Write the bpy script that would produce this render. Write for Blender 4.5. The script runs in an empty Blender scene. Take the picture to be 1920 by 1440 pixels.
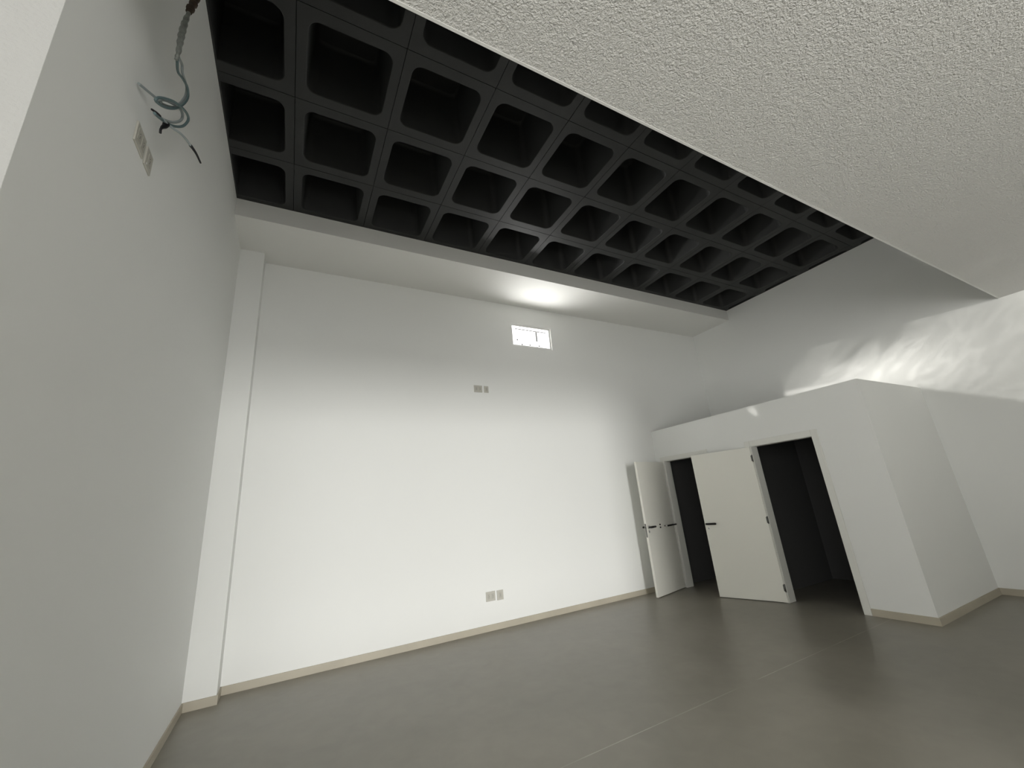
import bpy, bmesh, math, random
from mathutils import Vector, Matrix

S = bpy.context.scene
COL = S.collection

# ------------------------------------------------------------------ camera
cam = bpy.data.objects.new('Camera', bpy.data.cameras.new('Camera'))
COL.objects.link(cam)
cam.data.sensor_width = 36.0
cam.data.lens = 14.295
cam.data.clip_start = 0.02
_rt = Vector((0.8840651692, -0.4601103494, -0.0820197715))
_up = Vector((-0.0644097214, -0.2937665512, 0.9537046719))
_fw = Vector((0.4629040551, 0.8378542115, 0.2893443552))
cam.matrix_world = Matrix(((_rt.x, _up.x, -_fw.x, 0.0), (_rt.y, _up.y, -_fw.y, 0.0),
                           (_rt.z, _up.z, -_fw.z, 1.4823), (0, 0, 0, 1)))
S.camera = cam

# ------------------------------------------------------------------ exposure
S.view_settings.view_transform = 'Standard'
S.view_settings.look = 'None'
S.view_settings.gamma = 1.0
S.view_settings.use_curve_mapping = False
S.view_settings.exposure = 0.0

# ------------------------------------------------------------------ world: a street with buildings under a bright sky
SKY = 28.0
FACADE = 118.0      # sunlit facade across the street, low over the horizon
world = bpy.data.worlds.new('World')
S.world = world
world.use_nodes = True
wn, wl = world.node_tree.nodes, world.node_tree.links
wn.clear()


def _n(nodes, t, **kw):
    n = nodes.new(t)
    for k, v in kw.items():
        setattr(n, k, v)
    return n


def _math(nodes, links, op, a, b=None, c=None, clamp=False):
    n = nodes.new('ShaderNodeMath')
    n.operation = op
    n.use_clamp = clamp
    for i, v in enumerate((a, b, c)):
        if v is None:
            continue
        if isinstance(v, (int, float)):
            n.inputs[i].default_value = v
        else:
            links.new(v, n.inputs[i])
    return n.outputs[0]


def _ramp01(nodes, links, v, lo, hi):
    n = nodes.new('ShaderNodeMapRange')
    n.interpolation_type = 'SMOOTHSTEP'
    n.inputs['From Min'].default_value = lo
    n.inputs['From Max'].default_value = hi
    links.new(v, n.inputs['Value'])
    return n.outputs['Result']


tc = _n(wn, 'ShaderNodeTexCoord')
sep = _n(wn, 'ShaderNodeSeparateXYZ')
wl.new(tc.outputs['Generated'], sep.inputs[0])
X, Y, Z = sep.outputs
M = lambda op, a, b=None, c=None, clamp=False: _math(wn, wl, op, a, b, c, clamp)
# street side (towards -Y): bright sky over dark roofs, between two buildings
street = M('LESS_THAN', Y, 0.0)
ny = M('MAXIMUM', M('MULTIPLY', Y, -1.0), 0.02)
slope = M('DIVIDE', M('MULTIPLY', X, -1.0), ny)          # +: towards -X
elev = M('DIVIDE', Z, ny)
gap = M('MULTIPLY', _ramp01(wn, wl, slope, -0.37, -0.13),
        M('SUBTRACT', 1.0, _ramp01(wn, wl, slope, 0.335, 0.37)))
above = _ramp01(wn, wl, elev, -0.07, 0.025)
band = M('MULTIPLY', above, M('SUBTRACT', 1.0, _ramp01(wn, wl, elev, 0.065, 0.085)))
lit = M('ADD', M('MULTIPLY', above, SKY), M('MULTIPLY', band, FACADE - SKY))
ground = M('MULTIPLY', M('SUBTRACT', 1.0, _ramp01(wn, wl, elev, -0.12, -0.04)), 15.0)   # sunlit pavement
sky_s = M('ADD', M('MULTIPLY_ADD', gap, lit, 0.9), ground)
# yard side (towards +Y): overcast sky and pale paving seen by the high window
sky_n = M('MULTIPLY_ADD', _ramp01(wn, wl, Z, -0.1, 0.1), -34.0, 36.2)
mixn = _n(wn, 'ShaderNodeMix', data_type='FLOAT')
wl.new(street, mixn.inputs[0])
wl.new(sky_n, mixn.inputs[2])
wl.new(sky_s, mixn.inputs[3])
bg = _n(wn, 'ShaderNodeBackground')
bg.inputs['Color'].default_value = (1.0, 0.992, 0.972, 1)
wl.new(mixn.outputs[0], bg.inputs['Strength'])
out = _n(wn, 'ShaderNodeOutputWorld')
wl.new(bg.outputs[0], out.inputs['Surface'])

# ------------------------------------------------------------------ dimensions (metres)
XL, XR = -0.734, 7.635          # left and right wall
YB, YF = 5.39, -4.5             # back and front wall
XP, YP = -0.481, 5.166          # corner pillar
ZW = 4.957                      # underside of the waffle ribs
YS, ZS = 4.515, 4.744           # back bulkhead
YT, ZT = 1.145, 3.470           # front dropped ceiling
XD, YBX, ZB = 5.819, 2.138, 2.602   # restroom block
YE = 1.376                      # end of left wall
XO = -4.0                       # far left of the front part
OPX0, OPX1, OPZ = 1.0, 2.2, 3.35    # street opening in the front wall
WX0, WX1, WZ0, WZ1 = 3.045, 3.832, 4.010, 4.418   # high window


def portal(name, loc, rot, sx, sy):
    l = bpy.data.lights.new(name, 'AREA')
    l.shape = 'RECTANGLE'
    l.size, l.size_y = sx, sy
    l.cycles.is_portal = True
    o = bpy.data.objects.new(name, l)
    COL.objects.link(o)
    o.location, o.rotation_euler = loc, rot
    return o


portal('street_daylight', ((OPX0 + OPX1) / 2, YF - 0.16, OPZ / 2), (math.pi / 2, 0, 0), OPX1 - OPX0, OPZ)
portal('window_daylight', ((WX0 + WX1) / 2, YB + 0.17, (WZ0 + WZ1) / 2), (-math.pi / 2, 0, 0), WX1 - WX0, WZ1 - WZ0)

# added fill lamp at the outer side wall, which has no pane
fl = bpy.data.lights.new('added_side_fill', 'AREA')
fl.shape = 'RECTANGLE'
fl.size, fl.size_y = 3.4, 2.9
fl.energy = 140.0
fl.color = (1.0, 0.992, 0.972)
fo = bpy.data.objects.new('added_side_fill', fl)
COL.objects.link(fo)
fo.location, fo.rotation_euler = (XO + 0.02, -2.6, 1.7), (math.pi / 2, 0, -math.pi / 2)

# added spotlight high in the street opening: a noise-dappled beam on the right wall
BEAM = Vector((2.2, -4.3, 3.0))
bl = bpy.data.lights.new('added_dapple_spot', 'SPOT')  # stands in for reflected sunlight; no reflecting pane is built
bl.energy = 2000.0
bl.shadow_soft_size = 0.02
bl.spot_size = math.radians(75)
bl.spot_blend = 0.1
bl.color = (1.0, 0.97, 0.92)
bo = bpy.data.objects.new('added_dapple_spot', bl)
COL.objects.link(bo)
bo.location = BEAM
_aim = Vector((XR, 2.4, 3.1))
bo.rotation_euler = (_aim - BEAM).to_track_quat('-Z', 'Y').to_euler()
bl.use_nodes = True
ln, ll = bl.node_tree.nodes, bl.node_tree.links
ln.clear()
L = lambda op, a, b=None, c=None, clamp=False: _math(ln, ll, op, a, b, c, clamp)
geo = _n(ln, 'ShaderNodeNewGeometry')
ls = _n(ln, 'ShaderNodeSeparateXYZ')
ll.new(geo.outputs['Incoming'], ls.inputs[0])
lx = L('ABSOLUTE', ls.outputs[0])
sgn = L('SIGN', ls.outputs[0])
# direction of the ray as slopes per metre of +X travel
sy_ = L('DIVIDE', L('MULTIPLY', ls.outputs[1], sgn), L('MAXIMUM', lx, 0.01))
sz_ = L('DIVIDE', L('MULTIPLY', ls.outputs[2], sgn), L('MAXIMUM', lx, 0.01))
DX = XR - BEAM.x
wy = L('MULTIPLY_ADD', sy_, DX, BEAM.y)          # where the ray meets the wall
wz = L('MULTIPLY_ADD', sz_, DX, BEAM.z)
low = L('SUBTRACT', wz, L('MINIMUM', L('MULTIPLY_ADD', wy, 0.49, 1.547), 2.6))
m_low = _ramp01(ln, ll, low, -0.02, 0.03)
m_y = L('SUBTRACT', 1.0, _ramp01(ln, ll, wy, 3.82, 3.92))
# height of the beam over its lower edge falls off; wispy upper border
vec = _n(ln, 'ShaderNodeCombineXYZ')
ll.new(L('ADD', L('MULTIPLY', wy, -0.85), L('MULTIPLY', wz, 0.53)), vec.inputs[0])   # along the streaks
ll.new(L('ADD', L('MULTIPLY', wy, 0.53), L('MULTIPLY', wz, 0.85)), vec.inputs[1])
def noise(scale, det, dist, off):
    mp = _n(ln, 'ShaderNodeMapping')
    mp.inputs['Location'].default_value = (off, off * .7, 0)
    mp.inputs['Scale'].default_value = (0.55, 1.5, 1)
    ll.new(vec.outputs[0], mp.inputs[0])
    t = _n(ln, 'ShaderNodeTexNoise')
    t.inputs['Scale'].default_value = scale
    t.inputs['Detail'].default_value = det
    t.inputs['Distortion'].default_value = dist
    ll.new(mp.outputs[0], t.inputs['Vector'])
    return t.outputs['Fac']
n1 = noise(1.6, 2.0, 0.8, 3.1)
n2 = noise(2.6, 1.0, 1.4, 9.7)
top = L('MULTIPLY_ADD', L('SUBTRACT', n1, 0.5), 1.5, 3.62)
top = L('SUBTRACT', top, L('MULTIPLY', L('SUBTRACT', wy, 2.2), 0.08))
m_top = L('SUBTRACT', 1.0, _ramp01(ln, ll, L('SUBTRACT', wz, top), -0.35, 0.22))
rid = L('SUBTRACT', 1.0, L('MULTIPLY', L('ABSOLUTE', L('SUBTRACT', n2, 0.5)), 9.0), None, True)
veins = L('POWER', rid, 1.6)
cz = L('POWER', L('DIVIDE', L('SUBTRACT', wz, 2.92), 0.34), 2.0)
cy_ = L('POWER', L('DIVIDE', L('SUBTRACT', wy, 2.6), 0.8), 2.0)
core = L('EXPONENT', L('MULTIPLY', L('ADD', cz, cy_), -1.0))
inten = L('ADD', L('MULTIPLY_ADD', core, 1.45, 0.22), L('MULTIPLY', veins, L('MULTIPLY_ADD', core, 0.55, 0.12)))
strip = L('MULTIPLY', L('EXPONENT', L('MULTIPLY', L('POWER', L('DIVIDE', L('SUBTRACT', wz, L('MULTIPLY_ADD', wy, 0.06, 2.77)), 0.045), 2.0), -1.0)),
          _ramp01(ln, ll, wy, 2.9, 3.6))
inten = L('ADD', inten, L('MULTIPLY', strip, 1.3))
amt = L('MULTIPLY', L('MULTIPLY', m_low, m_y), L('MULTIPLY', m_top, inten))
# a stray streak on the restroom block
e1 = L('ADD', L('SUBTRACT', wy, 7.31), L('MULTIPLY', L('SUBTRACT', wz, 2.28), -0.5))
e2 = L('SUBTRACT', wz, 2.28)
rr = L('ADD', L('POWER', L('DIVIDE', e1, 0.07), 2.0), L('POWER', L('DIVIDE', e2, 0.16), 2.0))
amt = L('ADD', amt, L('MULTIPLY', L('SUBTRACT', 1.0, _ramp01(ln, ll, rr, 0.0, 1.0)), 1.6))
em = _n(ln, 'ShaderNodeEmission')
ll.new(amt, em.inputs['Strength'])
lo_ = _n(ln, 'ShaderNodeOutputLight')
ll.new(em.outputs[0], lo_.inputs['Surface'])


# ------------------------------------------------------------------ materials
def lin(c):
    c /= 255.0
    return c / 12.92 if c <= 0.04045 else ((c + 0.055) / 1.055) ** 2.4


def mat(name, rgb, rough=0.6, metal=0.0, spec=0.5, bump=None, var=None):
    m = bpy.data.materials.new(name)
    m.use_nodes = True
    nt = m.node_tree
    b = nt.nodes['Principled BSDF']
    col = tuple(lin(c) for c in rgb) + (1,)
    b.inputs['Base Color'].default_value = col
    b.inputs['Roughness'].default_value = rough
    b.inputs['Metallic'].default_value = metal
    b.inputs['Specular IOR Level'].default_value = spec
    g = nt.nodes.new('ShaderNodeNewGeometry')
    if var:
        sc, amt_ = var
        t = nt.nodes.new('ShaderNodeTexNoise')
        t.inputs['Scale'].default_value = sc
        t.inputs['Detail'].default_value = 4
        nt.links.new(g.outputs['Position'], t.inputs['Vector'])
        r = nt.nodes.new('ShaderNodeMapRange')
        r.inputs['From Min'].default_value, r.inputs['From Max'].default_value = 0.3, 0.7
        r.inputs['To Min'].default_value, r.inputs['To Max'].default_value = 1 - amt_, 1 + amt_
        nt.links.new(t.outputs['Fac'], r.inputs['Value'])
        mx = nt.nodes.new('ShaderNodeMix')
        mx.data_type = 'RGBA'
        mx.blend_type = 'MULTIPLY'
        mx.inputs[0].default_value = 1
        mx.inputs[6].default_value = col
        nt.links.new(r.outputs['Result'], mx.inputs[7])
        nt.links.new(mx.outputs[2], b.inputs['Base Color'])
    if bump:
        sc, st, dist = bump
        t = nt.nodes.new('ShaderNodeTexNoise')
        t.inputs['Scale'].default_value = sc
        t.inputs['Detail'].default_value = 3
        nt.links.new(g.outputs['Position'], t.inputs['Vector'])
        bp = nt.nodes.new('ShaderNodeBump')
        bp.inputs['Strength'].default_value = st
        bp.inputs['Distance'].default_value = dist
        nt.links.new(t.outputs['Fac'], bp.inputs['Height'])
        nt.links.new(bp.outputs[0], b.inputs['Normal'])
    return m


M_WALL = mat('white_wall_paint', (238, 239, 236), 0.7, spec=0.3, bump=(160, 0.06, 0.002))
M_RENDER_DIM = mat('dimmed_rough_plaster', (196, 196, 194), 0.75, spec=0.3, bump=(75, 0.5, 0.006))  # rough texture; wall colour greyed to offset overbright lighting
M_SOFF = mat('white_bulkhead_paint', (236, 236, 232), 0.7, spec=0.3)
M_BLACK = mat('black_ceiling_paint', (50, 51, 51), 0.55, spec=0.35, var=(2.5, 0.12))
M_DARK = mat('restroom_shade_colour', (92, 92, 92), 0.8, spec=0.2)  # shade of the unlit interior put into the colour
M_BASE = mat('beige_baseboard_tile', (184, 177, 160), 0.5, var=(3, 0.06))
M_DOOR = mat('off_white_door_laminate', (237, 236, 227), 0.5, spec=0.4)
M_FRAME = mat('off_white_frame_paint', (230, 230, 224), 0.5, spec=0.4)
M_DKMET = mat('dark_metal', (38, 37, 35), 0.35, metal=0.6)
M_CHROME = mat('polished_steel', (235, 235, 232), 0.28, metal=0.7)
M_STEEL = mat('brushed_steel', (120, 120, 118), 0.35, metal=1.0)
M_PLATE = mat('wall_plate_plastic', (192, 190, 180), 0.45)
M_INS = mat('socket_insert_plastic', (182, 180, 170), 0.45)
M_HOLE = mat('socket_hole', (60, 58, 54), 0.6)
M_ALU = mat('white_window_frame', (240, 240, 238), 0.4)
M_TAPE = mat('brown_cloth_tape', (74, 62, 52), 0.8, var=(40, 0.3))
M_SLEEVE = mat('grey_plastic_sleeve', (138, 142, 138), 0.4, var=(45, 0.3))
M_WIRE = mat('teal_grey_wire_insulation', (98, 118, 120), 0.4)
M_WIRE2 = mat('pale_grey_wire_insulation', (150, 158, 158), 0.4)
M_BLKW = mat('black_insulating_tape', (18, 18, 22), 0.5)

# textured plaster of the dropped ceiling
M_TEX = bpy.data.materials.new('trowelled_texture_plaster')
M_TEX.use_nodes = True
_t = M_TEX.node_tree
_b = _t.nodes['Principled BSDF']
_b.inputs['Base Color'].default_value = (0.78, 0.775, 0.74, 1)
_b.inputs['Roughness'].default_value = 0.45
_b.inputs['Specular IOR Level'].default_value = 0.45
_g = _t.nodes.new('ShaderNodeNewGeometry')
_h = []
for sc, det, dist, w in ((60, 2.0, 1.0, 1.0), (140, 2.0, 0.4, 0.5)):
    t = _t.nodes.new('ShaderNodeTexNoise')
    t.inputs['Scale'].default_value = sc
    t.inputs['Detail'].default_value = det
    t.inputs['Distortion'].default_value = dist
    _t.links.new(_g.outputs['Position'], t.inputs['Vector'])
    _h.append(_math(_t.nodes, _t.links, 'MULTIPLY', t.outputs['Fac'], w))
_hh = _math(_t.nodes, _t.links, 'ADD', _h[0], _h[1])
_bp = _t.nodes.new('ShaderNodeBump')
_bp.inputs['Strength'].default_value = 0.8
_bp.inputs['Distance'].default_value = 0.02
_t.links.new(_hh, _bp.inputs['Height'])
_t.links.new(_bp.outputs[0], _b.inputs['Normal'])

# polished cement floor with faint joints
M_FLOOR = bpy.data.materials.new('polished_cement_floor')
M_FLOOR.use_nodes = True
_t = M_FLOOR.node_tree
_b = _t.nodes['Principled BSDF']
_b.inputs['Specular IOR Level'].default_value = 0.5
_g = _t.nodes.new('ShaderNodeNewGeometry')
_s = _t.nodes.new('ShaderNodeSeparateXYZ')
_t.links.new(_g.outputs['Position'], _s.inputs[0])
F = lambda op, a, b=None, c=None, clamp=False: _math(_t.nodes, _t.links, op, a, b, c, clamp)


def _fn(sc, det):
    t = _t.nodes.new('ShaderNodeTexNoise')
    t.inputs['Scale'].default_value = sc
    t.inputs['Detail'].default_value = det
    t.inputs['Distortion'].default_value = 0.6
    _t.links.new(_g.outputs['Position'], t.inputs['Vector'])
    return t.outputs['Fac']


_c1, _c2 = _fn(1.1, 5), _fn(7, 4)
_v = F('ADD', F('MULTIPLY', _c1, 0.7), F('MULTIPLY', _c2, 0.3))
_cr = _t.nodes.new('ShaderNodeValToRGB')
_cr.color_ramp.elements[0].position = 0.3
_cr.color_ramp.elements[0].color = (0.222, 0.208, 0.172, 1)
_cr.color_ramp.elements[1].position = 0.72
_cr.color_ramp.elements[1].color = (0.295, 0.277, 0.232, 1)
_t.links.new(_v, _cr.inputs[0])
_jy = F('LESS_THAN', F('ABSOLUTE', F('SUBTRACT', F('MODULO', F('ADD', _s.outputs[1], 20 * 1.2 - 2.53 + 0.6), 1.2), 0.6)), 0.004)
_only = F('LESS_THAN', F('ABSOLUTE', F('SUBTRACT', _s.outputs[1], 2.53)), 0.1)
_wear = F('MULTIPLY', _ramp01(_t.nodes, _t.links, _fn(1.7, 2), 0.35, 0.6), 0.42)
_j = F('MULTIPLY', F('MULTIPLY', _jy, _only), _wear)
_mx = _t.nodes.new('ShaderNodeMix')
_mx.data_type = 'RGBA'
_t.links.new(_j, _mx.inputs[0])
_t.links.new(_cr.outputs[0], _mx.inputs[6])
_mx.inputs[7].default_value = (0.62, 0.6, 0.54, 1)
_t.links.new(_mx.outputs[2], _b.inputs['Base Color'])
_t.links.new(F('MULTIPLY_ADD', _c1, 0.12, 0.29), _b.inputs['Roughness'])

# window glass: clear pane
M_GLASS = bpy.data.materials.new('clear_window_glass')
M_GLASS.use_nodes = True
_t = M_GLASS.node_tree
_t.nodes.clear()
_tr = _t.nodes.new('ShaderNodeBsdfTransparent')
_gl = _t.nodes.new('ShaderNodeBsdfGlossy')
_gl.inputs['Roughness'].default_value = 0.02
_ms = _t.nodes.new('ShaderNodeMixShader')
_ms.inputs[0].default_value = 0.06
_o = _t.nodes.new('ShaderNodeOutputMaterial')
_t.links.new(_tr.outputs[0], _ms.inputs[1])
_t.links.new(_gl.outputs[0], _ms.inputs[2])
_t.links.new(_ms.outputs[0], _o.inputs[0])


# ------------------------------------------------------------------ mesh helpers
def box(bm, x0, x1, y0, y1, z0, z1, bev=0.0):
    r = bmesh.ops.create_cube(bm, size=1.0)
    vs = r['verts']
    for v in vs:
        v.co = Vector((x0 + (v.co.x + .5) * (x1 - x0), y0 + (v.co.y + .5) * (y1 - y0), z0 + (v.co.z + .5) * (z1 - z0)))
    if bev:
        es = list({e for v in vs for e in v.link_edges})
        bmesh.ops.bevel(bm, geom=es, offset=bev, segments=2, profile=0.6, affect='EDGES')
    return bm


def B(*a, bev=0.0):
    bm = bmesh.new()
    box(bm, *a, bev=bev)
    return bm


def boxes(*lst):
    bm = bmesh.new()
    for a in lst:
        box(bm, *a)
    return bm


def cyl(bm, p0, p1, r0, r1=None, seg=20):
    p0, p1 = Vector(p0), Vector(p1)
    d = p1 - p0
    q = d.to_track_quat('Z', 'Y').to_matrix().to_4x4()
    mtx = Matrix.Translation((p0 + p1) / 2) @ q
    r = bmesh.ops.create_cone(bm, cap_ends=True, segments=seg, radius1=r0, radius2=r0 if r1 is None else r1,
                              depth=d.length, matrix=mtx)
    for f in {f for v in r['verts'] for f in v.link_faces}:
        f.smooth = len(f.verts) == 4
    return bm


def spline(pts, n=6):
    pts = [Vector(p) for p in pts]
    if len(pts) < 3:
        return pts
    P = [pts[0] * 2 - pts[1]] + pts + [pts[-1] * 2 - pts[-2]]
    out_ = []
    for i in range(1, len(P) - 2):
        a, b, c, d = P[i - 1:i + 3]
        for k in range(n):
            t = k / n
            out_.append(0.5 * ((2 * b) + (c - a) * t + (2 * a - 5 * b + 4 * c - d) * t * t + (3 * b - a - 3 * c + d) * t ** 3))
    out_.append(pts[-1])
    return out_


def tube(bm, pts, r, n=6, seg=10):
    ps = spline(pts, n)
    N = len(ps)
    rs = r if callable(r) else (lambda t: r)
    prev = None
    rings = []
    for i, p in enumerate(ps):
        tg = (ps[min(i + 1, N - 1)] - ps[max(i - 1, 0)]).normalized()
        if prev is None:
            a = tg.orthogonal().normalized()
        else:
            a = (prev - tg * prev.dot(tg)).normalized()
        prev = a
        b = tg.cross(a)
        rr = rs(i / (N - 1))
        rings.append([bm.verts.new(p + (a * math.cos(2 * math.pi * k / seg) + b * math.sin(2 * math.pi * k / seg)) * rr) for k in range(seg)])
    for i in range(N - 1):
        for k in range(seg):
            f = bm.faces.new((rings[i][k], rings[i][(k + 1) % seg], rings[i + 1][(k + 1) % seg], rings[i + 1][k]))
            f.smooth = True
    bm.faces.new(list(reversed(rings[0])))
    bm.faces.new(rings[-1])
    return bm


def obj(name, bm, m, parent=None):
    bmesh.ops.recalc_face_normals(bm, faces=bm.faces[:])
    me = bpy.data.meshes.new(name)
    bm.to_mesh(me)
    bm.free()
    for mm in (m if isinstance(m, (list, tuple)) else [m]):
        me.materials.append(mm)
    o = bpy.data.objects.new(name, me)
    COL.objects.link(o)
    if parent is not None:
        o.parent = parent
    return o


def tag(o, label, cat, group=None, kind=None):
    o['label'] = label
    o['category'] = cat
    if group:
        o['group'] = group
    if kind:
        o['kind'] = kind
    return o


def struct(name, bm, m, label, cat):
    return tag(obj(name, bm, m), label, cat, kind='structure')


def empty(name, loc, rz=0.0):
    o = bpy.data.objects.new(name, None)
    o.empty_display_size = 0.1
    COL.objects.link(o)
    o.location = loc
    o.rotation_euler = (0, 0, rz)
    return o


# ------------------------------------------------------------------ the room
T = 0.15
struct('floor', B(XO - T, XR + T, YF - T, YB + T, -0.1, 0.0), M_FLOOR,
       'grey brown polished cement floor of the empty hall', 'floor')

struct('wall_left', B(XL - T, XL, YE + 0.0005, YB + T, 0, ZW + 0.6), M_WALL,
       'tall white side wall carrying the loose cable and two blank plates', 'wall')
struct('wall_left_return', B(XO - T, XL - 0.0005, YE, YE + T, 0, ZW + 0.6), M_RENDER_DIM,
       'rough plaster wall, greyed to offset strong light, beyond the end of the cable wall', 'wall')
struct('wall_left_outer', B(XO - T, XO, YF - T, YE, 0, ZW + 0.6), M_WALL,
       'outer side wall of the front part of the hall', 'wall')
struct('wall_right', B(XR, XR + T, YF - T, YB + T, 0, ZW + 0.6), M_WALL,
       'white side wall with dappled light above the restroom block', 'wall')
struct('wall_front', boxes((XO - T, OPX0, YF - T, YF, 0, ZW + 0.6), (OPX1, XR + T, YF - T, YF, 0, ZW + 0.6),
                           (OPX0, OPX1, YF - T, YF, OPZ, ZW + 0.6)), M_WALL,
       'street wall with a tall open doorway', 'wall')
struct('wall_back', boxes((XL - T, WX0, YB, YB + T, 0, ZW + 0.6), (WX1, XR + T, YB, YB + T, 0, ZW + 0.6),
                          (WX0, WX1, YB, YB + T, 0, WZ0), (WX0, WX1, YB, YB + T, WZ1, ZW + 0.6)), M_WALL,
       'large bright white end wall below the small high window', 'wall')
struct('pillar', B(XL, XP, YP, YB, 0, ZS), M_WALL,
       'shallow white pilaster in the corner of the end wall', 'pillar')

# waffle slab
bm = bmesh.new()
PX, PY = 0.766, 0.762
X0, Y0 = -0.187, 3.025          # a rib crossing
HX, HY = 0.075, 0.088           # half rib widths
DEP = 0.55
GAP = 0.0025


def rrect(cx, cy, hx, hy, r, z, k=6):
    ptsl = []
    for qx, qy, a0 in ((1, 1, 0), (-1, 1, 90), (-1, -1, 180), (1, -1, 270)):
        ox, oy = cx + qx * (hx - r), cy + qy * (hy - r)
        ptsl.append([bm.verts.new((ox + r * math.cos(math.radians(a0 + 90 * i / k)), oy + r * math.sin(math.radians(a0 + 90 * i / k)), z)) for i in range(k + 1)])
    return ptsl


for ix in range(-1, 12):
    for iy in range(-3, 4):
        cx, cy = X0 + PX * (ix - 0.5), Y0 + PY * (iy - 0.5)
        if cx + PX / 2 < XL or cx - PX / 2 > XR or cy + PY / 2 < YT or cy - PY / 2 > YS:
            continue
        ax, ay = PX / 2 - GAP, PY / 2 - GAP
        ou = [bm.verts.new((cx + q[0] * ax, cy + q[1] * ay, ZW)) for q in ((1, 1), (-1, 1), (-1, -1), (1, -1))]
        ot = [bm.verts.new((v.co.x, v.co.y, ZW + 0.012)) for v in ou]
        hx, hy = PX / 2 - HX, PY / 2 - HY
        l0 = rrect(cx, cy, hx, hy, 0.085, ZW)
        l1 = rrect(cx, cy, hx - 0.006, hy - 0.006, 0.080, ZW + 0.010)
        l2 = rrect(cx, cy, hx - 0.045, hy - 0.045, 0.065, ZW + DEP - 0.03)
        l3 = rrect(cx, cy, hx - 0.075, hy - 0.075, 0.05, ZW + DEP)
        for c in range(4):
            for i in range(6):
                bm.faces.new((ou[c], l0[c][i], l0[c][i + 1]))
            bm.faces.new((ou[c], l0[c][6], l0[(c + 1) % 4][0], ou[(c + 1) % 4]))
            bm.faces.new((ou[c], ou[(c + 1) % 4], ot[(c + 1) % 4], ot[c]))
        flat = [[v for seg_ in l for v in seg_] for l in (l0, l1, l2, l3)]
        for a, b in zip(flat, flat[1:]):
            for i in range(len(a)):
                j = (i + 1) % len(a)
                f = bm.faces.new((a[i], a[j], b[j], b[i]))
                f.smooth = True
        bm.faces.new(flat[3])
for co, no in (((XL, 0, 0), (-1, 0, 0)), ((XR, 0, 0), (1, 0, 0)), ((0, YT, 0), (0, -1, 0)), ((0, YS, 0), (0, 1, 0))):
    bmesh.ops.bisect_plane(bm, geom=bm.verts[:] + bm.edges[:] + bm.faces[:], plane_co=co, plane_no=no, clear_outer=True)
# the cast edge of the slab against the walls
for e in ((XL, XL + .012, YT, YS), (XR - .012, XR, YT, YS), (XL + .012, XR - .012, YT, YT + .012), (XL + .012, XR - .012, YS - .012, YS)):
    box(bm, *e, ZW + 0.001, ZW + DEP + 0.02)
# the solid slab over the coffers
box(bm, XL, XR, YT, YS, ZW + DEP + 0.02, ZW + DEP + 0.2)
struct('ceiling', bm, M_BLACK, 'black waffle slab ceiling with rounded square coffers', 'ceiling')

struct('ceiling_front', B(XO, XR, YF, YT - 0.013, ZT, ZT + 0.02), M_TEX,
       'low dropped ceiling of pale rough trowelled plaster', 'ceiling')
struct('ceiling_front_edge', boxes((XO, XR, YT - 0.15, YT - 0.013, ZT + 0.02, ZW + 0.6), (XO, XR, YT - 0.013, YT, ZT - 0.002, ZW + 0.6)), M_SOFF,
       'upright edge of the dropped ceiling under the waffle slab', 'ceiling')
struct('ceiling_back', B(XL, XR, YS, YB, ZS, ZW + 0.6), M_SOFF,
       'white boxed bulkhead along the top of the end wall', 'bulkhead')

# restroom block: partition walls with two door openings
D1 = (4.385, 5.215)     # clear opening, door near the end wall
D2 = (2.775, 3.605)     # clear opening, door near the corner
ZD = 2.042
WT = 0.13
struct('wall_partition', boxes(
    (XD, XD + WT, D1[1], YB, 0, ZB), (XD, XD + WT, D2[1], D1[0], 0, ZB), (XD, XD + WT, YBX, D2[0], 0, ZB),
    (XD, XD + WT, D1[0], D1[1], ZD, ZB), (XD, XD + WT, D2[0], D2[1], ZD, ZB),
    (XD + WT, XR, YBX, YBX + WT, 0, ZB), (XD + WT, XR, YBX + WT, YB, ZB - 0.08, ZB)), M_WALL,
    'low white restroom block with two doorways, beside the end wall', 'wall')
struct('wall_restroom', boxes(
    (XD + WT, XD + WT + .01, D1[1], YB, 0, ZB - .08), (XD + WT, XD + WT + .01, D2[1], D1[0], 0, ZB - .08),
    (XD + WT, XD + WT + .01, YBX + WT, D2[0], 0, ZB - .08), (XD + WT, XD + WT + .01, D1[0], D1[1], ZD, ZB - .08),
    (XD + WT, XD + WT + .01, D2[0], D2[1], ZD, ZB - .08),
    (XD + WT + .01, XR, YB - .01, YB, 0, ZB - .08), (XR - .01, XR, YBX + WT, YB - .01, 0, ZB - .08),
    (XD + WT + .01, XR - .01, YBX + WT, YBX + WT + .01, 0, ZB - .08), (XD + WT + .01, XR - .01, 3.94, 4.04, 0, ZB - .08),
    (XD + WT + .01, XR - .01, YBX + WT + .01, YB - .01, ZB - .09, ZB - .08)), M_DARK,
    'unlit dark interior of the two restrooms', 'wall')

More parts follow.
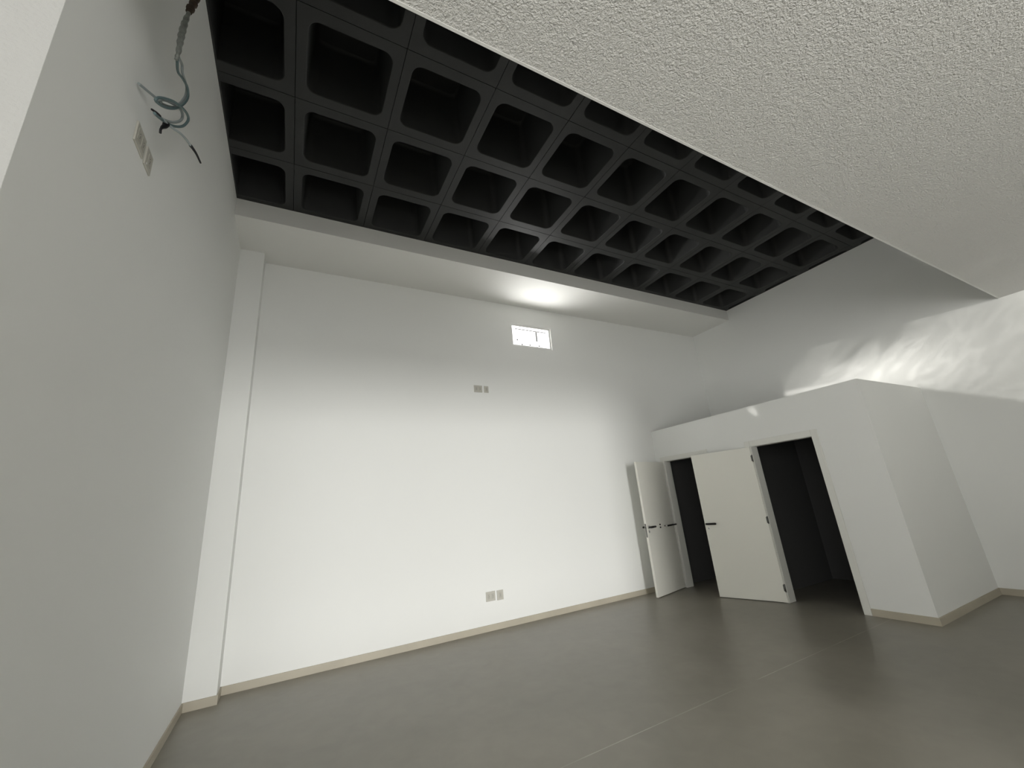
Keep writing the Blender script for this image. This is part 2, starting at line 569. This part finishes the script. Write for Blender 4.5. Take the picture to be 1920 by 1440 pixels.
# baseboards
HB, TB = 0.074, 0.012
struct('baseboard_back', B(XP + TB, XD, YB - TB, YB, 0, HB, bev=0.002), M_BASE,
       'beige tile baseboard along the end wall', 'baseboard')
struct('baseboard_pillar', boxes((XL + TB, XP + TB, YP - TB, YP, 0, HB), (XP, XP + TB, YP, YB, 0, HB)), M_BASE,
       'beige tile baseboard around the corner pilaster', 'baseboard')
struct('baseboard_left', B(XL, XL + TB, YE, YP, 0, HB, bev=0.002), M_BASE,
       'beige tile baseboard along the cable wall', 'baseboard')
struct('baseboard_partition', boxes((XD - TB, XD, YBX - TB, D2[0] - 0.074, 0, HB), (XD, XR - TB, YBX - TB, YBX, 0, HB)), M_BASE,
       'tile baseboard around the corner of the restroom block', 'baseboard')
struct('baseboard_right', B(XR - TB, XR, YF, YBX, 0, HB, bev=0.002), M_BASE,
       'tile baseboard under the shaded side wall', 'baseboard')


# door frames
def frame(name, d, label):
    cw, ct, jt = 0.072, 0.012, 0.02
    bm = bmesh.new()
    for x0, x1 in ((XD - ct, XD),):
        box(bm, x0, x1, d[0] - cw, d[0] + 0.004, 0, ZD + cw, bev=0.003)
        box(bm, x0, x1, d[1] - 0.004, d[1] + cw, 0, ZD + cw, bev=0.003)
        box(bm, x0, x1, d[0] + 0.004, d[1] - 0.004, ZD - 0.004, ZD + cw, bev=0.003)
    o = struct(name, bm, M_FRAME, label, 'door frame')
    obj('jamb', boxes((XD, XD + WT + .01, d[0], d[0] + jt * .5, 0, ZD), (XD, XD + WT + .01, d[1] - jt * .5, d[1], 0, ZD),
                      (XD, XD + WT + .01, d[0] + jt * .5, d[1] - jt * .5, ZD - jt * .5, ZD)), M_FRAME, o)
    return o


frame('trim_1', D1, 'off white frame of the restroom doorway next to the end wall')
frame('trim_2', D2, 'off white frame of the restroom doorway next to the block corner')


# door leaves: local +X runs from the hinge to the free edge, local +Y is the visible face
def leaf(name, loc, rz, width, label, bar, vis):
    o = empty(name, loc, rz)
    th = 0.036
    y0, y1 = (-th, 0.0)
    obj('leaf', B(0.0, width, y0, y1, 0.008, ZD - 0.012, bev=0.002), M_DOOR, o)
    fx = width - 0.05
    for s, yy in ((-1, y0), (1, y1)):
        bm = bmesh.new()
        cyl(bm, (fx, yy, 1.005), (fx, yy + s * 0.010, 1.005), 0.026, 0.024)
        h = obj('handle', bm, M_CHROME if s == vis else M_STEEL, o)
        bm = bmesh.new()
        cyl(bm, (fx, yy + s * 0.010, 1.005), (fx, yy + s * 0.05, 1.005), 0.010)
        cyl(bm, (fx + 0.014, yy + s * 0.05, 1.005), (fx - 0.125, yy + s * 0.05, 1.005), 0.0145)
        bmesh.ops.create_uvsphere(bm, u_segments=12, v_segments=8, radius=0.0145, matrix=Matrix.Translation((fx - 0.125, yy + s * 0.05, 1.005)))
        obj('lever', bm, M_DKMET, h)
        bm = bmesh.new()
        cyl(bm, (fx, yy, 0.94), (fx, yy + s * 0.008, 0.94), 0.022, 0.020)
        e = obj('escutcheon', bm, M_CHROME, o)
        bm = bmesh.new()
        cyl(bm, (fx, yy + s * 0.0082, 0.943), (fx, yy + s * 0.009, 0.943), 0.006)
        box(bm, fx - .003, fx + .003, min(yy + s * 0.0082, yy + s * 0.009), max(yy + s * 0.0082, yy + s * 0.009), 0.926, 0.941)
        obj('keyhole', bm, M_HOLE, e)
    lk = obj('lock_plate', B(width - 0.0015, width + 0.0015, y0 + .006, y1 - .006, 0.86, 1.06), M_STEEL, o)
    bm = bmesh.new()
    box(bm, width + 0.0015, width + 0.009, y0 + .012, y1 - .012, 0.995, 1.015, bev=0.002)
    obj('latch', bm, M_DKMET, lk)
    yh, sh = (y0, -1) if bar else (y1, 1)
    for hz in (0.18, 1.03, 1.87):
        bm = bmesh.new()
        cyl(bm, (-0.006, yh + sh * 0.003, hz - 0.042), (-0.006, yh + sh * 0.003, hz + 0.042), 0.008)
        cyl(bm, (-0.006, yh + sh * 0.003, hz - 0.050), (-0.006, yh + sh * 0.003, hz - 0.042), 0.005, 0.008)
        cyl(bm, (-0.006, yh + sh * 0.003, hz + 0.042), (-0.006, yh + sh * 0.003, hz + 0.050), 0.008, 0.005)
        box(bm, 0.0, 0.012, min(yh - sh * .001, yh + sh * .002), max(yh - sh * .001, yh + sh * .002), hz - 0.04, hz + 0.04)
        obj('hinge', bm, M_STEEL, o)
    if bar:
        bm = bmesh.new()
        z = 0.985
        # a straight pull bar on two posts
        cyl(bm, (0.02, y1 + 0.055, z), (0.33, y1 + 0.055, z), 0.0125)
        g = obj('pull_bar', bm, M_DKMET, o)
        for px in (0.05, 0.30):
            bm = bmesh.new()
            cyl(bm, (px, y1, z), (px, y1 + 0.055, z), 0.009)
            obj('bar_post', bm, M_STEEL, g)
        bm = bmesh.new()
        bmesh.ops.create_uvsphere(bm, u_segments=16, v_segments=10, radius=0.016, matrix=Matrix.Translation((0.333, y1 + 0.055, z)))
        for f in bm.faces:
            f.smooth = True
        obj('bar_cap', bm, M_CHROME, g)
        bm = bmesh.new()
        cyl(bm, (0.44, y1, 1.018), (0.44, y1 + 0.012, 1.018), 0.012)
        cyl(bm, (0.44, y1, 0.975), (0.44, y1 + 0.012, 0.975), 0.012)
        obj('privacy_bolt', bm, M_DKMET, o)
    return tag(o, label, 'door', kind='structure')


# hinged by the end wall, open into the hall
leaf('door_1', (5.785, 5.228, 0), math.atan2(5.041 - 5.228, 4.974 - 5.785), 0.832,
     'narrow looking white door with two dark handles, swung out beside the end wall', True, 1)
# the wide one, folded back almost against the block
leaf('door_2', (5.797, 3.607, 0), math.atan2(4.433 - 3.607, 5.56 - 5.797), 0.859,
     'wide cream white door folded back between the two dark doorways', False, 1)

# ------------------------------------------------------------------ the high window
w = tag(empty('window_1', ((WX0 + WX1) / 2, YB, WZ0)), 'small glaring high window under the bulkhead', 'window', kind='structure')
ox, oz = (WX0 + WX1) / 2, WZ0
WW, WH = WX1 - WX0, WZ1 - WZ0


def wbox(x0, x1, z0, z1, y0=0.02, y1=0.07):
    return (x0 - WW / 2, x1 - WW / 2, y0, y1, z0, z1)


obj('frame', boxes(wbox(0, WW, 0, 0.035), wbox(0, WW, WH - 0.035, WH), wbox(0, 0.035, 0.035, WH - 0.035), wbox(WW - 0.035, WW, 0.035, WH - 0.035)), M_ALU, w)
sash = obj('sash', boxes(wbox(0.10, WW - 0.09, WH - 0.090, WH - 0.075, 0.03, 0.05), wbox(0.502, 0.518, 0.14, WH - 0.085, 0.03, 0.05),
                         wbox(0.30, 0.425, 0.128, 0.136, 0.03, 0.05), wbox(0.49, 0.56, 0.145, 0.152, 0.03, 0.05)), M_STEEL, w)
obj('pane', B(*wbox(0.035, WW - 0.035, 0.035, WH - 0.035, 0.052, 0.056)), M_GLASS, w)
for qx, qz in ((0.125, 0.13), (0.21, 0.055), (0.365, 0.06), (0.545, 0.062)):
    bm = bmesh.new()
    cyl(bm, (qx - WW / 2, 0.03, qz), (qx - WW / 2, 0.05, qz), 0.011)
    obj('latch', bm, M_STEEL, w)


# ------------------------------------------------------------------ wall plates: local x along the wall, y out of the wall
def plate(name, loc, rz, wdt, h, n, label, group):
    o = empty(name, loc, rz)
    obj('plate', B(-wdt / 2, wdt / 2, -0.009, 0.0, 0, h, bev=0.003), M_PLATE, o)
    for k in range(n):
        c = (k - (n - 1) / 2) * (wdt / n * 0.86)
        s = obj('socket_insert', B(c - 0.02, c + 0.02, -0.0115, -0.009, h * .22, h * .78, bev=0.001), M_INS, o)
        bm = bmesh.new()
        for dz in (-.012, 0, .012):
            cyl(bm, (c + (0.004 if dz == 0 else 0), -0.0116, h / 2 + dz), (c + (0.004 if dz == 0 else 0), -0.0122, h / 2 + dz), 0.0028, seg=10)
        obj('socket_hole', bm, M_HOLE, s)
    return tag(o, label, 'wall plate', group)


G = 'wall plates in pairs'
plate('wall_socket', (2.387, YB, 3.172), 0, 0.132, 0.108, 2, 'wider pale wall plate high on the end wall below the window', G)
plate('wall_socket', (2.521, YB, 3.172), 0, 0.072, 0.104, 1, 'smaller pale wall plate high on the end wall below the window', G)
plate('wall_socket', (2.387, YB, 0.342), 0, 0.132, 0.114, 2, 'wider pale wall plate low on the end wall above the baseboard', G)
plate('wall_socket', (2.525, YB, 0.335), 0, 0.092, 0.118, 1, 'smaller pale wall plate low on the end wall above the baseboard', G)
plate('wall_socket', (XL, 2.054, 3.204), math.pi / 2, 0.122, 0.108, 2, 'wider of two grey wall plates beside the dangling wires', G)
p6 = plate('wall_socket', (XL, 2.184, 3.206), math.pi / 2, 0.088, 0.106, 1, 'smaller of two grey wall plates beside the dangling wires, with a shiny screw', G)

bm = bmesh.new()
cyl(bm, (-0.026, -0.009, 0.016), (-0.026, -0.0125, 0.016), 0.0065, 0.0045, seg=14)
obj('screw', bm, M_CHROME, p6)['label'] = 'shiny screw head'

# ------------------------------------------------------------------ dangling cable
c = empty('electrical_cable', (-0.62, 1.99, 4.3))
bm = bmesh.new()
off = Vector((-0.62, 1.99, 4.3))
R_ = lambda pts: [Vector(p) - off for p in pts]
tube(bm, R_([(-.60, 2.03, ZW), (-.61, 2.01, 4.62), (-.62, 1.992, 4.308), (-.62, 1.992, 4.201), (-.62, 1.963, 4.11), (-.62, 1.940, 4.03)]),
     lambda t: 0.016 + 0.003 * math.sin(37 * t))
obj('cloth_tape', bm, M_TAPE, c)
bm = bmesh.new()
tube(bm, R_([(-.62, 1.948, 4.05), (-.625, 1.943, 3.977), (-.625, 1.933, 3.908), (-.625, 1.929, 3.846), (-.625, 1.931, 3.792), (-.625, 1.936, 3.726), (-.63, 1.942, 3.69)]),
     lambda t: 0.008 + 0.006 * math.sin(math.pi * min(1, t * 1.1)) + 0.0015 * math.sin(50 * t))
obj('sleeve', bm, M_SLEEVE, c)
wA = [(-.628, 1.945, 3.72), (-.63, 1.962, 3.70), (-.64, 2.029, 3.712), (-.64, 2.105, 3.761), (-.64, 2.184, 3.80), (-.64, 2.221, 3.778), (-.64, 2.197, 3.705), (-.64, 2.125, 3.588), (-.645, 2.045, 3.486), (-.65, 1.963, 3.406), (-.655, 1.903, 3.367), (-.65, 1.912, 3.397), (-.64, 1.968, 3.46), (-.63, 2.04, 3.526), (-.62, 2.135, 3.592), (-.62, 2.211, 3.629), (-.625, 2.233, 3.616), (-.63, 2.195, 3.541), (-.635, 2.107, 3.443), (-.64, 2.025, 3.373), (-.645, 1.951, 3.321), (-.65, 1.904, 3.295)]
wB = [(-.628, 1.940, 3.73), (-.64, 2.00, 3.775), (-.65, 2.087, 3.834), (-.65, 2.114, 3.812), (-.65, 2.172, 3.824), (-.65, 2.214, 3.823), (-.655, 2.236, 3.792), (-.66, 2.199, 3.69), (-.66, 2.126, 3.58), (-.665, 2.047, 3.497), (-.665, 1.981, 3.441), (-.66, 1.963, 3.438), (-.655, 2.022, 3.503), (-.65, 2.106, 3.575), (-.645, 2.18, 3.627), (-.645, 2.218, 3.625), (-.645, 2.194, 3.569), (-.65, 2.13, 3.488), (-.655, 2.058, 3.417), (-.66, 1.991, 3.364), (-.66, 1.938, 3.331)]
for pts, m in ((wA, M_WIRE), (wB, M_WIRE2)):
    bm = bmesh.new()
    tube(bm, R_(pts), 0.0062)
    obj('wire', bm, m, c)
bm = bmesh.new()
tube(bm, R_([(-.665, 1.981, 3.441), (-.68, 2.027, 3.493), (-.69, 1.992, 3.473), (-.71, 1.94, 3.45), (XL + .012, 1.90, 3.43)]), 0.006)
obj('wire', bm, M_WIRE2, c)
bm = bmesh.new()
tube(bm, R_([(-.652, 1.965, 3.345), (-.655, 1.935, 3.33), (-.66, 1.90, 3.308)]), lambda t: 0.0075 - 0.003 * t)
obj('wire_end', bm, M_BLKW, c)
bm = bmesh.new()
tube(bm, R_([(-.64, 1.98, 3.345), (-.63, 2.03, 3.366), (-.60, 2.085, 3.388), (-.585, 2.128, 3.398), (-.57, 2.155, 3.39)]), 0.0055)
t_ = obj('wire', bm, M_WIRE2, c)
bm = bmesh.new()
tube(bm, R_([(-.573, 2.15, 3.392), (-.565, 2.17, 3.392), (-.555, 2.20, 3.39), (-.545, 2.255, 3.387)]), lambda t: 0.0075 - 0.003 * t)
obj('wire_end', bm, M_BLKW, t_)
bm = bmesh.new()
tube(bm, R_([(-.64, 2.02, 3.362), (-.64, 2.006, 3.333), (-.642, 1.99, 3.308), (-.643, 1.981, 3.287), (-.643, 1.985, 3.268)]), lambda t: 0.014 - 0.009 * min(1, t * 1.5))
obj('wire_end', bm, M_BLKW, c)
tag(c, 'loose bundle of grey wires looping down beside the tall white wall', 'cable')
